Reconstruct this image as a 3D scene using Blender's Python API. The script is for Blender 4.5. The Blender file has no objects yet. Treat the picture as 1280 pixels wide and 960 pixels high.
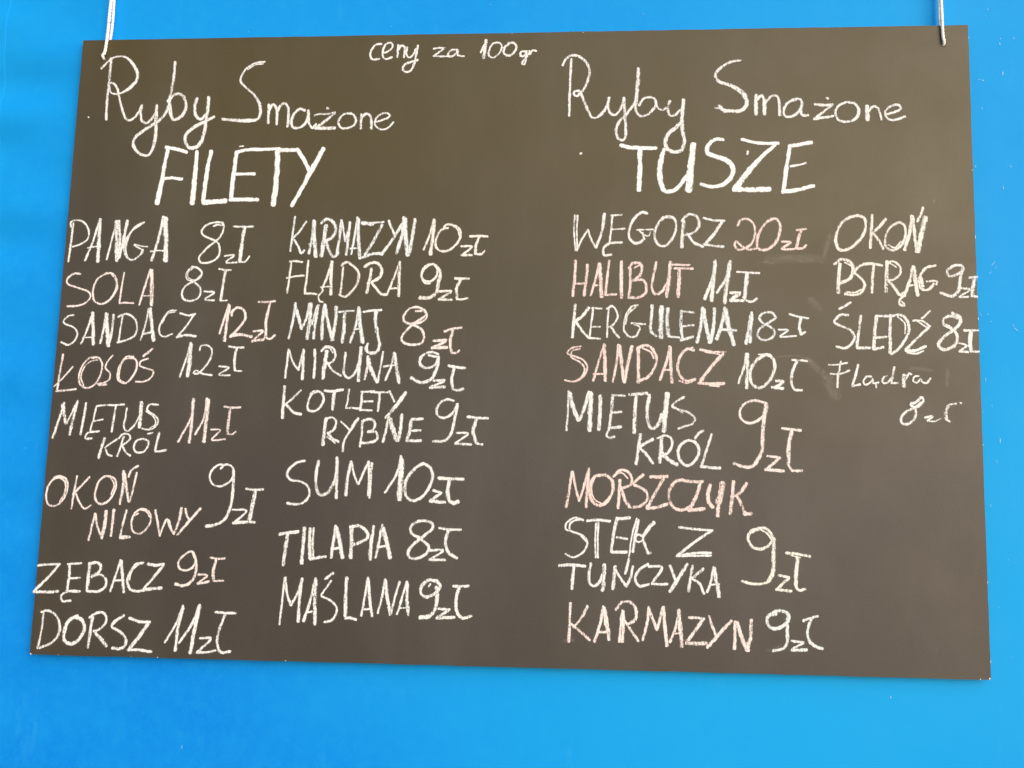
import bpy, bmesh, math, random
from mathutils import Vector, Matrix
random.seed(7)
S = bpy.context.scene
COL = S.collection

# ------------------------------------------------------------------ camera, light, exposure
F = 1100.0                                           # focal length in photo pixels (1280 wide)
R_CV = Matrix(((0.9979566908595029, 0.06108415387774303, 0.01873951210119645),
               (0.011296279588826385, 0.11999364975211171, -0.9927103898351315),
               (-0.06288749666031987, 0.9908936623897682, 0.11905844195012175)))
UP = 1.60                                            # height of the board's centre above the ground
EYE = Vector((0.07045694682565448, -0.9401806542614931, -0.16598409687380009 + UP))
cam_data = bpy.data.cameras.new('camera')
cam = bpy.data.objects.new('camera', cam_data)
COL.objects.link(cam)
flip = Matrix(((1, 0, 0), (0, -1, 0), (0, 0, -1)))
cam.matrix_world = Matrix.Translation(EYE) @ (R_CV.transposed() @ flip).to_4x4()
cam_data.sensor_width = 36.0
cam_data.lens = F / 1280.0 * 36.0
cam_data.clip_start = 0.02
cam_data.clip_end = 500.0
S.camera = cam

world = bpy.data.worlds.new('World')
S.world = world
world.use_nodes = True
wn = world.node_tree
for n in list(wn.nodes): wn.nodes.remove(n)
SUN_EL, SUN_AZ = math.radians(20), math.radians(36)     # azimuth: from -y (the camera's side) towards +x
sky = wn.nodes.new('ShaderNodeTexSky'); sky.sky_type = 'NISHITA'; sky.sun_disc = False
sky.sun_elevation = SUN_EL; sky.sun_rotation = math.pi - SUN_AZ
sky.air_density = 1.0; sky.dust_density = 1.5; sky.ozone_density = 1.0
bg = wn.nodes.new('ShaderNodeBackground'); bg.inputs['Strength'].default_value = 0.12
wo = wn.nodes.new('ShaderNodeOutputWorld')
wn.links.new(sky.outputs[0], bg.inputs[0]); wn.links.new(bg.outputs[0], wo.inputs[0])
sd = bpy.data.lights.new('sun', 'SUN'); sd.energy = 1.25; sd.angle = math.radians(80); sd.color = (1.0, 0.98, 0.94)
sun = bpy.data.objects.new('sun', sd); COL.objects.link(sun)
to_sun = Vector((math.sin(SUN_AZ) * math.cos(SUN_EL), -math.cos(SUN_AZ) * math.cos(SUN_EL), math.sin(SUN_EL)))
sun.rotation_euler = to_sun.to_track_quat('Z', 'Y').to_euler()
S.view_settings.view_transform = 'Standard'
S.view_settings.look = 'None'
S.view_settings.exposure = 0.64
S.view_settings.gamma = 1.0
S.view_settings.use_curve_mapping = False
S.render.engine = 'CYCLES'
S.cycles.transparent_max_bounces = 64

# ------------------------------------------------------------------ helpers
def tag(o, label=None, cat=None, group=None, kind=None):
    if label: o['label'] = label
    if cat: o['category'] = cat
    if group: o['group'] = group
    if kind: o['kind'] = kind
    return o

def link_mesh(name, verts, faces, mats, parent=None, smooth=False, uvs=None, mat_idx=None):
    me = bpy.data.meshes.new(name)
    me.from_pydata(verts, [], faces)
    for m in mats: me.materials.append(m)
    if mat_idx: me.polygons.foreach_set('material_index', mat_idx)
    if smooth: me.polygons.foreach_set('use_smooth', [True] * len(me.polygons))
    if uvs:
        for k, data in uvs.items():
            lay = me.uv_layers.new(name=k)
            for p in me.polygons:
                for li in p.loop_indices:
                    lay.data[li].uv = data[me.loops[li].vertex_index]
    me.update()
    o = bpy.data.objects.new(name, me)
    COL.objects.link(o)
    if parent: o.parent = parent
    return o

def to_plane(px, py, y=0.0):
    """where the line of sight of a photo pixel meets the plane y"""
    d = R_CV.transposed() @ Vector(((px - 640) / F, (py - 480) / F, 1.0))
    return EYE + d * ((y - EYE.y) / d.y)

def catmull(pts, corner):
    """pts: list of (x, y, w); smooth curve through them, split at corner points"""
    out = []
    runs, cur = [], [pts[0]]
    for p, c in zip(pts[1:], corner[1:]):
        cur.append(p)
        if c: runs.append(cur); cur = [p]
    if len(cur) > 1: runs.append(cur)
    for r in runs:
        n = len(r)
        if n == 2:
            seg = [r[0], r[1]]
            L = math.dist(r[0][:2], r[1][:2]); k = max(2, int(L / 2.2))
            seg = [tuple(a + (b - a) * i / k for a, b in zip(r[0], r[1])) for i in range(k + 1)]
        else:
            P = [tuple(2 * a - b for a, b in zip(r[0], r[1]))] + r + [tuple(2 * a - b for a, b in zip(r[-1], r[-2]))]
            seg = []
            for i in range(1, n):
                p0, p1, p2, p3 = P[i - 1], P[i], P[i + 1], P[i + 2]
                t = [0.0]
                for a, b in ((p0, p1), (p1, p2), (p2, p3)):
                    t.append(t[-1] + max(1e-3, math.dist(a[:2], b[:2])) ** 0.5)
                k = max(2, int(math.dist(p1[:2], p2[:2]) / 2.0))
                for s in range(k):
                    u = t[1] + (t[2] - t[1]) * s / k
                    def L(a, b, ta, tb): return tuple(x * (tb - u) / (tb - ta) + y * (u - ta) / (tb - ta) for x, y in zip(a, b))
                    A1, A2, A3 = L(p0, p1, t[0], t[1]), L(p1, p2, t[1], t[2]), L(p2, p3, t[2], t[3])
                    B1, B2 = L(A1, A2, t[0], t[2]), L(A2, A3, t[1], t[3])
                    seg.append(L(B1, B2, t[1], t[2]))
            seg.append(r[-1])
        out += seg if not out else seg[1:]
    return out

# ------------------------------------------------------------------ materials
def mat(name):
    m = bpy.data.materials.new(name); m.use_nodes = True
    nt = m.node_tree
    return m, nt, nt.nodes['Principled BSDF'], nt.nodes['Material Output']

def node(nt, t, **kw):
    n = nt.nodes.new(t)
    for k, v in kw.items():
        if k.startswith('i_'): n.inputs[k[2:].replace('_', ' ')].default_value = v
        else: setattr(n, k, v)
    return n

def noise(nt, vec, scale, detail=4, rough=0.55):
    n = node(nt, 'ShaderNodeTexNoise'); n.inputs['Scale'].default_value = scale
    n.inputs['Detail'].default_value = detail; n.inputs['Roughness'].default_value = rough
    nt.links.new(vec, n.inputs['Vector'])
    return n.outputs['Fac']

def maprange(nt, v, a, b, c, d, smooth=False):
    n = node(nt, 'ShaderNodeMapRange')
    if smooth: n.interpolation_type = 'SMOOTHSTEP'
    for k, x in zip(('From Min', 'From Max', 'To Min', 'To Max'), (a, b, c, d)): n.inputs[k].default_value = x
    nt.links.new(v, n.inputs['Value'])
    return n.outputs['Result']

def mathn(nt, op, a, b=None, clamp=False):
    n = node(nt, 'ShaderNodeMath', operation=op, use_clamp=clamp)
    for i, x in enumerate((a, b)):
        if x is None: continue
        if isinstance(x, (int, float)): n.inputs[i].default_value = x
        else: nt.links.new(x, n.inputs[i])
    return n.outputs[0]

def mixcol(nt, fac, a, b):
    n = node(nt, 'ShaderNodeMix', data_type='RGBA')
    if isinstance(fac, (int, float)): n.inputs[0].default_value = fac
    else: nt.links.new(fac, n.inputs[0])
    for i, x in ((6, a), (7, b)):
        if isinstance(x, tuple): n.inputs[i].default_value = (*x, 1)
        else: nt.links.new(x, n.inputs[i])
    return n.outputs[2]

def objvec(nt, scale=(1, 1, 1)):
    tc = node(nt, 'ShaderNodeTexCoord'); mp = node(nt, 'ShaderNodeMapping')
    mp.inputs['Scale'].default_value = scale
    nt.links.new(tc.outputs['Object'], mp.inputs['Vector'])
    return mp.outputs['Vector']

# blue sheeting of the wall: satin, mottled colour with the light's falloff painted in, fine grain
m_wall, nt, bs, _ = mat('blue_sheeting')
v = objvec(nt)
mp = node(nt, 'ShaderNodeMapping'); nt.links.new(v, mp.inputs['Vector']); mp.inputs['Location'].default_value = (4.3, 6.5, 7.9)   # big soft patches: the light's brighter and darker sides, put into the colour
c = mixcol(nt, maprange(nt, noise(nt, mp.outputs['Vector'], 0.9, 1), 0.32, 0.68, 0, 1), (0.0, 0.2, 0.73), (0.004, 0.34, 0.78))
c = mixcol(nt, maprange(nt, noise(nt, v, 6, 3), 0.3, 0.7, 0, 0.25), c, (0.012, 0.35, 0.77))
c = mixcol(nt, maprange(nt, noise(nt, v, 420, 3, 0.7), 0.3, 0.7, 0, 0.22), c, (0.012, 0.35, 0.77))
c = mixcol(nt, maprange(nt, noise(nt, v, 70, 4, 0.65), 0.42, 0.7, 0, 0.22), c, (0.012, 0.35, 0.77))
c = mixcol(nt, maprange(nt, noise(nt, objvec(nt, (1, 1, 0.25)), 60, 5, 0.7), 0.62, 0.8, 0, 0.22), c, (0.05, 0.42, 0.85))
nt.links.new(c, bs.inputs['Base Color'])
nt.links.new(maprange(nt, noise(nt, v, 9, 4), 0.3, 0.7, 0.55 - 0.05, 0.55 + 0.06), bs.inputs['Roughness'])
bs.inputs['Specular IOR Level'].default_value = 0.12
bp = node(nt, 'ShaderNodeBump'); bp.inputs['Strength'].default_value = 0.12; bp.inputs['Distance'].default_value = 0.0008
nt.links.new(noise(nt, v, 500, 3), bp.inputs['Height']); nt.links.new(bp.outputs[0], bs.inputs['Normal'])

# matt dark-brown chalkboard, wiped many times: cloudy chalk haze, tiny pits
m_board, nt, bs, _ = mat('chalkboard_surface')
v = objvec(nt)
mp = node(nt, 'ShaderNodeMapping'); nt.links.new(v, mp.inputs['Vector']); mp.inputs['Location'].default_value = (2.6, 0.6, 6.9)  # olive-to-grey shift of the sheen, painted into the base colour
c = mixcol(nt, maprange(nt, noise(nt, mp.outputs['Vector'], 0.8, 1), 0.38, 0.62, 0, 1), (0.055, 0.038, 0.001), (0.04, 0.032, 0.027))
dust = maprange(nt, noise(nt, objvec(nt, (1, 1, 0.45)), 7, 6, 0.6), 0.45, 0.8, 0, 0.045)
c = mixcol(nt, dust, c, (0.55, 0.52, 0.50))
grain = maprange(nt, noise(nt, v, 650, 2, 0.7), 0.3, 0.7, -0.0, 0.035)
c = mixcol(nt, grain, c, (0.5, 0.44, 0.36))
c = mixcol(nt, maprange(nt, noise(nt, v, 160, 2, 0.5), 0.62, 0.72, 0, 0.25), c, (0.05, 0.04, 0.03))
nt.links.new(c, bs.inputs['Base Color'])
nt.links.new(maprange(nt, noise(nt, v, 14, 4), 0.3, 0.7, 0.48 - 0.03, 0.48 + 0.04), bs.inputs['Roughness'])
bs.inputs['Specular IOR Level'].default_value = 0.48
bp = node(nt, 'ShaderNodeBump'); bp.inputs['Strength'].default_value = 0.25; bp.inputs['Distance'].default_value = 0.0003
nt.links.new(noise(nt, v, 900, 3), bp.inputs['Height']); nt.links.new(bp.outputs[0], bs.inputs['Normal'])

m_edge, nt, bs, _ = mat('board_edge'); bs.inputs['Base Color'].default_value = (0.05, 0.03, 0.025, 1); bs.inputs['Roughness'].default_value = 0.7
m_chip, nt, bs, _ = mat('white_chip'); bs.inputs['Base Color'].default_value = (0.8, 0.8, 0.78, 1); bs.inputs['Roughness'].default_value = 0.9

# chalk: rubbed onto the tooth of the board, so it is broken into grains, more at the stroke's edge
def chalk(name, a, b, cover=0.5, soft=0.17, fade=0.0):
    m, nt, bs, out = mat(name)
    uv = node(nt, 'ShaderNodeUVMap', uv_map='stroke'); sx = node(nt, 'ShaderNodeSeparateXYZ')
    nt.links.new(uv.outputs[0], sx.inputs[0])
    along, across = sx.outputs[0], mathn(nt, 'ABSOLUTE', sx.outputs[1])
    v = objvec(nt)
    g1 = noise(nt, v, 520, 3, 0.75)                       # board tooth
    g2 = noise(nt, objvec(nt, (1.0, 1.0, 0.22)), 560, 2, 0.6)
    press = noise(nt, v, 38, 3, 0.6)                      # uneven hand pressure
    # streaks left along the stroke by a blunt stick
    cmb = node(nt, 'ShaderNodeCombineXYZ'); nt.links.new(mathn(nt, 'MULTIPLY', along, 55), cmb.inputs[0]); nt.links.new(mathn(nt, 'MULTIPLY', sx.outputs[1], 1.1), cmb.inputs[1])
    st = noise(nt, cmb.outputs[0], 2.0, 3, 0.6)
    h = mathn(nt, 'ADD', mathn(nt, 'MULTIPLY', g1, 0.40), mathn(nt, 'MULTIPLY', g2, 0.40))
    h = mathn(nt, 'ADD', h, mathn(nt, 'MULTIPLY', press, 0.35))
    h = mathn(nt, 'ADD', h, mathn(nt, 'MULTIPLY', st, 0.60))      # about 0.8 on average
    edge = mathn(nt, 'MULTIPLY', mathn(nt, 'POWER', across, 3.0), 0.30)
    h = mathn(nt, 'SUBTRACT', h, edge)
    al = maprange(nt, h, cover, cover + soft, 0, 1)
    if fade: al = mathn(nt, 'MULTIPLY', mathn(nt, 'MULTIPLY', al, fade), mathn(nt, 'SUBTRACT', 1.0, mathn(nt, 'POWER', across, 1.5), True))
    bs.inputs['Roughness'].default_value = 1.0; bs.inputs['Specular IOR Level'].default_value = 0.05
    col = mixcol(nt, maprange(nt, g1, 0.3, 0.65, 0, 1), a, b)
    col = mixcol(nt, maprange(nt, noise(nt, v, 26, 2), 0.42, 0.62, 0, 0.25), col, (0.88, 0.86, 0.83))    # sticks changed and mixed
    nt.links.new(col, bs.inputs['Base Color'])
    nt.links.new(al, bs.inputs['Alpha'])
    return m
CH = {
 'W': chalk('white_chalk', (0.72, 0.71, 0.70), (0.90, 0.89, 0.88), 0.69),
 'S': chalk('firm_white_chalk', (0.85, 0.84, 0.83), (0.94, 0.93, 0.92), 0.69 - 0.07),
 'Y': chalk('cream_chalk', (0.74, 0.70, 0.64), (0.92, 0.88, 0.82), 0.69),
 'P': chalk('blush_chalk', (0.76, 0.64, 0.62), (0.91, 0.80, 0.78), 0.69),
 'R': chalk('pink_chalk', (0.78, 0.57, 0.53), (0.90, 0.74, 0.71), 0.69),
 'C': chalk('cool_white_chalk', (0.66, 0.69, 0.71), (0.84, 0.86, 0.87), 0.69),
 'D': chalk('rubbed_chalk', (0.6, 0.52, 0.48), (0.6, 0.52, 0.48), 0.74, 0.40, 0.24),
 'H': chalk('chalk_dust', (0.5, 0.5, 0.5), (0.5, 0.5, 0.5), 0.65, 0.6, 0.10),
}

STROKES = """
@ 90 40 W 17 Ryby
w19 246,165 234,300 220,430 214,548
185,228:20 215,197:14 250,165:13 300,153:13 345,163:17 385,205:22 412,265:25 400,310:24 350,360:22 308,382:16
w15 236,340 240,375 265,388 300,384
w18 240,318 265,325 285,360 295,400 310,470 330,530 352,553 385,540 415,505 438,460
w20 438,460 430,510 440,558 465,570 495,548 530,500
530,458:18 527,560:26 523,650:24 508,720:22 485,765:20 455,772:20 410,750:22 385,710:22 390,670:22 430,630:24 490,590:24 550,550:24 590,500:24 612,430:20
w22 645,188:20 638,270 628,350 608,430
w24 608,430 612,480 620,520 635,548 680,530 710,490 712,440 695,400 660,386 630,400 600,435
w22 782,415 768,470 780,530 805,545 838,515
w26 855,408:24 850,480 840,550 825,640 800,700 760,725 730,722:22 708,680 715,640 760,600 830,560:22 890,530:18
@ 260 40 W 20 Smażone
358,186:12 300,196:16 240,230:16 207,285:17 207,315:17 240,350:14 290,395:18 322,450:24 328,510:22 308,545:20 240,555:26 160,552:26 90,545:24
w12 345,200 300,205 250,235
382,455 376,570
385,485 408,452 425,470 432,510 430,577
432,500 455,460 480,444 500,470 504,530 498,592
605,492 575,480 540,510 522,560 532,597 570,600 610,570 632,510
w18 628,490 632,570 655,602 675,575
w14 668,522 690,514 740,514 795,502
w22 790,510 730,560 670,600
w26 670,600 730,602 792,600
w18 746,476 752,480
w17 895,512 850,514 815,560 828,597 870,602 915,580 925,545 905,515 870,508
w17 958,515 955,605
w20 958,545 985,512 1010,520 1022,560 1022,605
w15 1050,562 1100,548 1138,525 1120,508 1080,515 1050,545 1045,582 1075,608 1115,606 1160,565
@ 440 0 W 15 ceny
185,275 150,280 122,315 115,350 130,372 172,368
190,335 230,320 255,290 245,268 215,275 195,310 192,350 210,370 250,358
290,282 284,358
288,315 308,286 326,290 330,320 325,360
345,295 340,335 352,360 378,350 400,305
w17 412,285 402,340 388,400 370,440 340,452 318,435 330,405 370,388 412,375
@ 440 0 W 14 za
510,305 545,300 582,300! 540,330 508,352! 560,354 612,352
655,312 625,312 600,338 610,356 640,345 662,312
662,312 662,345 700,352
@ 440 0 W 15 100
805,330 840,252
w24 838,252 832,310 822,362
885,270 862,300 855,345 880,362 915,340 938,295 925,270 890,270
w18 985,272 952,300 950,335 978,350 1012,330 1028,295 1012,270 980,270
@ 440 0 W 14 gr
w18 1085,322 1055,325 1055,350 1080,350 1092,320
w16 1090,325 1088,360 1078,402 1062,400 1075,375 1110,330
1108,318 1112,342 1128,315 1152,320
@ 180 110 S 26 FILETY
150,378:24 130,480 110,590 82,720:36
w22 138,370 200,382 268,402
w20 130,568 180,562 238,570
332,395:18 322,520:28 302,722:34
420,395 395,520 370,715
w30 370,715 440,712 512,705
580,400 562,530 543,700
w22 575,402 640,388 722,385
w20 558,538 692,538
w24 538,698 620,698 712,698
w18 722,386 850,380! 850,386:24 960,388:28
w32 838,390 830,550 808,732
w24 962,385 1000,450 1042,530
w30 1122,380 1040,530 925,738:24
w10 600,366 622,364
@ 690 40 W 18 Ryby
68,210 85,172 120,148 165,152 210,188 235,240 225,300 200,355 178,380 155,402 138,392 142,372 170,368
w20 178,380 200,430 225,490 250,535:16 278,536:14 310,510 345,460 357,412
w17 121,170 112,350 108,525
357,412 350,470 370,514 400,516 430,480 450,415
w20 450,412 455,500 460,600 455,665 430,678 405,650 402,605 420,560 460,520 500,470 520,440
540,228:20 535,330:26 525,440:22 525,490 545,524 580,525 620,497 650,455 640,418 605,408 570,420 545,460
w16 650,455 665,478 690,490 715,475
w20 735,432 724,480 738,522 765,522 800,490
w26 822,425 812,520 816,620 826,690 810,735 770,752 725,735 708,690 725,640 770,600 812,560
@ 880 40 W 22 Smażone
230,178:14 180,185:18 110,220:22 70,270:24 90,308:22 150,330:24 215,362:32 260,410:36 262,460:32 230,490:28 170,495:24 120,490:26 95,462:22
w12 68,475 130,484
w24 324,395 324,515
w20 330,425 360,398 376,430
w26 378,425 378,515
w18 385,440 420,402 455,402 468,430 472,520:24
w18 575,425 530,438 500,480 504,522 538,532 580,508 612,460 605,425 575,418 545,430
w18 612,440 610,518 650,522
w20 693,452 750,458 802,455
w17 800,458 745,500 690,545
w20 688,546 750,535 806,528
w20 766,414 773,417
890,440:15 840,462:18 820,500:18 838,550:18 890,562:18 950,540:20 966,490:22 945,450:20 900,440:18
w30 1018,465 1020,550
w17 1025,500 1055,466 1085,475 1098,510 1108,548
w17 1140,515 1190,502 1230,478 1215,458 1170,463 1132,500 1142,540 1180,552 1255,530
@ 770 110 S 24 TUSZE
30,358 80,372 160,376 250,376
w28 150,385 148,500 142,640
300,382:20 275,480:32 277,580:32 300,640:28 350,645:24 400,608:22 440,550:24
w34 482,352 468,480
w40 468,480 454,642
670,325:20 620,322:22 575,360:24 572,405:24 630,430:26 700,458:30 732,505:30 718,560:28 670,602:24 600,618:22 530,602:22
w18 785,322 890,345 1015,347
1000,352:18 900,440:22 820,530:32 745,630:38
w30 735,634 850,636 960,634
w24 1085,372 1065,500 1045,650
w22 1080,366 1150,354 1222,342
w15 1090,490 1140,482 1186,470
w24 1040,650 1130,638 1235,612
w12 823,396 820,415
@ 70 262 W 15 PANGA
w13 95,110 95,78 130,66 175,80 205,130 198,185 150,218 105,232
w15 110,85 95,200 78,325
w16 275,65 235,190 182,318
w26 278,62 270,190 262,325
w12 200,240 240,232 278,232
w14 380,70 350,190 318,312
w28 380,75 380,200 380,320
w18 395,70 400,200 384,318
w22 448,70 420,200 395,300
w15 552,80 490,115 445,200 440,280 470,315 520,290 545,250
w11 545,85 470,140 430,210 428,270 450,310
w12 490,218 530,228 572,232
w12 490,222 545,262 525,285
w20 672,45 640,190 598,318
w34 685,55 688,190 688,320
w12 592,262 640,256 695,262
@ 70 262 W 14 8zł
985,105 1010,95 1040,98 1045,85 1000,80 945,95 912,130 915,155 960,180 1010,205 1025,250 1010,300 960,330 905,330 892,305 930,255 975,215 1020,180 1046,130 1048,90 1010,78
1055,290 1115,285 1062,330 1130,330
w15 1110,105 1170,108 1232,106
w26 1180,112 1160,230 1150,325
w13 1150,325 1180,328 1210,292
@ 70 262 P 15 SOLA
w14 155,402 110,402 70,440 75,465 140,490 205,515 218,540 190,580 130,602 72,604
w15 320,395 260,435 232,510 240,570 280,590 335,565 375,500 380,440 355,400 305,405 265,430
w12 345,400 375,440 385,490 350,550
w13 428,395 412,480 398,585! 440,582 485,585
w16 592,375 560,470 522,595
w28 598,380 600,480 598,595
w11 535,540 612,538
@ 70 262 W 14 8zł
905,385 880,360 845,365 815,400 820,435 865,455 902,490 895,545 850,572 800,562 788,520 815,475 865,448 905,420 912,390 885,365 850,358
w10 860,365 825,395 828,425 870,440 905,410
w10 795,555 830,570 880,560
928,512 990,518 932,562 990,568
w14 1020,372 1055,378 1095,378
w20 1062,378 1045,470 1030,570
w12 1030,570 1070,568
@ 70 262 W 14 SANDACZ
112,660 80,665 48,700 60,715 110,735 135,770 120,815 80,845 32,828
w15 230,650 200,740 158,838
w24 230,645 234,740 234,842
w11 170,800 235,798
w17 315,648 300,740 278,835
w30 318,655 322,750 328,850
w18 362,658 350,760 330,855
w15 420,655 405,740 392,825
w15 390,670 440,652 490,680 508,740 490,790 440,815 385,830
w14 580,620 560,720 530,815
w26 590,620 600,720 612,818
w16 545,778 605,765
w13 752,630 710,635 668,690 645,750 655,785 680,795 728,778
w10 745,640 700,650 665,710
w15 778,648 830,662 872,652
w15 865,655 815,730 760,795
w18 755,798 810,785 875,792
@ 150 262 P 17 12zł
w15 680,592 650,690 622,775
w22 685,600 668,710 655,820
w20 700,662 700,640 735,612 772,625 785,670 760,720 715,770 690,795
w22 690,792 750,782 822,795
w17 835,760 892,758 840,810
w20 828,822 870,815 898,812
w17 868,578 920,578 970,572
w20 940,580 915,690 912,790
w17 905,800 940,808 968,785
@ 55 410 P 14 ŁOSOŚ
w15 120,165 105,250 82,395
w12 180,242 140,290 65,365
w16 78,395 140,390 200,382
w14 340,185 290,185 245,230 220,300 228,355 270,375 320,350 355,290 362,220 340,185 300,188
w10 335,200 290,210 250,250 232,310 250,360
w12 430,172 395,215 385,250 415,285 410,320 380,340 335,350
w18 345,355 390,352
w14 560,180 520,180 480,225 460,290 470,330 510,345 550,310 580,250 575,200 540,182
w10 550,190 510,195 478,250 472,320 500,340
w13 650,192 605,210 600,235 650,255 685,270 670,310 625,335 575,335
w18 622,175 680,132
@ 55 410 W 14 12zł
w14 918,92 890,190 850,305
w26 920,100 912,200 898,300
975,140 980,115 1020,108 1048,130 1045,180 1010,240 960,285 935,282 950,265 990,285 1050,295
1095,240 1155,248 1095,292 1162,295
w16 1158,115 1200,122 1248,122
w20 1205,125 1190,200 1195,265
w14 1195,268 1235,270
@ 55 410 W 15 MIĘTUS
w17 128,468 98,560 55,685
w26 118,480 125,530 138,595
w14 212,455 170,540 145,595
w20 210,462 185,560 162,665
w17 265,470 248,570 228,665
w13 388,482 330,488! 315,550 290,640
w12 310,582 370,572
w14 290,650 350,645! 270,660 260,690 300,690
w14 400,482 450,482 502,478
w16 450,488 438,560 425,648
w14 520,500 510,560 500,615 520,645 560,615 600,550
w26 612,465 605,540 598,620
w13 715,480 660,480 645,510 690,545 715,575 695,620 660,635 615,628
w10 640,520 690,560 698,600 665,625
@ 55 410 W 16 KRÓL
w20 380,690 360,750 342,812
w14 458,695 385,745! 385,750 400,790 425,800
w14 470,690 490,665 530,665 540,690 510,720 485,735
w14 500,680 480,740 458,802
w16 490,735 515,780 540,798
w14 620,692 580,705 562,745 575,775 620,775 652,735 650,705 620,692
w12 650,662 680,655
w16 722,655 705,720 695,772! 730,770 765,762
@ 55 410 P 15 11zł
w16 935,442 918,560 838,712
w22 935,450 925,580 908,715
w15 1018,440 1000,560 945,665
w26 1028,450 1015,580 1000,710
w13 1045,635 1102,638 1050,698 1132,695
w15 1128,492 1180,498 1228,496
w20 1165,505 1152,600 1148,660
w13 1148,662 1175,665 1198,648
@ 45 570 P 14 OKOŃ
w14 115,135 150,125 190,145 200,195 175,265 125,310 80,305 65,260 75,195 110,145 150,135 185,165 180,230 150,285
w14 258,125 240,220 222,328
w16 335,132 285,185 232,240
w14 250,235 275,295 305,330 345,308
w15 480,135 440,125 400,150 375,210 370,265 395,298 440,290 480,245 500,190 495,145 460,125
w10 470,140 490,180 470,240
w22 550,95 545,190 525,298
w18 555,110 565,190 580,285
w16 630,105 610,200 585,285
w15 640,62 600,85 578,130
@ 45 570 P 14 NILOWY
w16 370,360 350,440 330,525
w15 372,360 385,440 412,512
w24 440,345 432,420 412,512
w20 488,335 480,410 470,498
w14 568,338 545,420 525,508
w24 528,508 585,506
w14 640,360 610,375 597,430 610,475 650,485 695,450 720,390 705,345 665,330 625,350 608,375
w12 655,335 690,345 712,380
w18 748,340 762,420 775,498
w14 775,495 800,430 820,395 835,440 862,485
w20 910,325 895,400 862,485
w18 830,400 850,470
w16 935,330 945,375 958,395
w18 1030,328 960,405 885,492
@ 110 560 W 16 9zł
w15 830,130 850,108 820,105 775,140 762,190 785,230 830,240 885,210 912,165 905,120 870,102 840,112
w20 910,140 908,240 890,370 850,450 790,482 738,488
w15 905,385 990,392 912,468
w20 908,468 1000,462
w16 990,255 1040,262 1095,258
w26 1048,262 1030,350 1012,445 
w20 1008,460 1040,465
@ 35 685 W 16 ZĘBACZ
w17 65,108 130,102 200,100
w18 195,105 120,190 42,265
w20 38,272 110,275 190,270
w15 250,100 335,95
w18 262,100 258,180 245,265
w14 258,190 325,185
w18 240,268 325,270
w15 240,275 210,295 215,330 268,328
w24 388,95 380,180 370,260
w22 385,100 430,90 455,105 445,150 400,178
w18 400,178 450,165 488,195 485,240 440,270 370,268
w15 580,75 550,170 515,270
w22 585,80 592,170 598,275
w14 545,202 600,200
w18 722,92 680,100 640,150 622,210 640,255 680,270 730,262 835,248
w12 700,95 650,145 635,200
w20 752,100 800,108 850,100
w18 848,108 790,180 725,255
w22 735,258 835,250
@ 35 685 P 15 9zł
w16 1035,30 1020,20 970,50 940,90 950,130 985,140 1030,120 1045,90
w20 1030,25 1050,80 1050,150 1020,210 970,235 922,225
1065,165 1120,170 1062,220 
w18 1060,222 1110,215 1130,208
w15 1142,60 1190,68 1230,65
w20 1175,75 1158,150 1160,200
w13 1160,205 1222,205
@ 35 685 W 17 DORSZ
w15 100,400 88,500 60,625
w18 85,400 120,390 165,410 195,460 195,530 150,590 70,625
w24 310,425 260,450 228,520 230,580 270,600 320,570 352,510 345,455 300,430 
w12 330,440 350,490 335,550 290,595
w22 405,430 390,520 375,620
w17 385,435 420,410 465,402 490,430 478,480 430,515 410,520
w24 415,520 450,560 490,612
w20 600,422 545,460 525,490 570,520 610,560 605,610 570,630 528,625
w20 635,438 700,460 762,462
w24 750,475 690,560 630,635
w18 625,635 700,638 772,648
@ 120 660 W 15 11zł
w16 545,485 500,600 430,715
w22 545,500 515,620 495,765
w18 650,480 600,600 520,718
w26 648,490 620,620 590,780
w17 650,690 718,690 635,775
w17 630,778 700,775 748,765
w18 748,525 810,530 872,532
w18 808,540 770,640 758,720 780,775 840,772
@ 350 262 C 17 KARMAZYN
w15 95,45 80,150 65,260
w16 165,75 120,140 75,185
w16 90,190 115,230 135,275 152,255
w20 212,68 200,180 180,275
w26 215,75 215,180 225,295
w12 180,215 228,212
w28 290,100 275,190 260,290
w24 258,85 290,60 330,75 350,130 320,180 285,195
w20 290,200 310,260 335,298 365,270
w20 385,68 372,180 355,272
w14 388,72 398,140 408,200
w14 440,80 425,140 408,200
w20 438,80 428,180 415,282
w15 484,48 470,150 446,280
w26 490,60 492,180 500,305
w14 440,245 498,240
w28 515,85 580,92
w14 570,85 650,78
w22 640,95 590,190 528,290
w22 520,298 580,278 630,275
w18 680,70 695,110 720,165
w20 765,90 710,180 635,282
w24 775,50 765,150 730,275
w30 780,60 785,160 798,285
w24 845,62 830,160 805,285
@ 380 262 Y 16 10zł
w18 812,62 790,150 748,250
w26 815,70 805,170 790,280
w17 900,115 860,125 825,190 828,240 870,262 930,240 975,180 975,130 940,100 890,95 868,125
w12 925,98 960,125 970,160
w15 982,230 1050,232 985,285
w18 985,285 1050,285
w17 1038,168 1095,165 1148,168
w22 1095,175 1075,220 1072,275
w17 1072,278 1110,278 1128,258
@ 350 262 Y 15 FLĄDRA
w15 62,325 95,322 140,328
w15 72,330 60,420 45,520
w13 42,428 95,418 150,412
w16 178,320 168,420 155,525! 190,525 230,530
w18 325,325 295,420 262,495
w22 325,325 320,420 318,530
w12 255,485 322,480
w14 270,505 240,545 248,572 268,578
w15 395,360 388,440 378,530
w18 385,350 415,328 460,355 492,400 485,460 440,520 405,545 370,532
w20 572,370 560,440 542,520
w22 530,358 570,332 610,335 635,370 625,420 580,450 548,460
w18 575,460 600,490 635,530 670,530
w15 750,325 710,430 668,535
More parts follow.
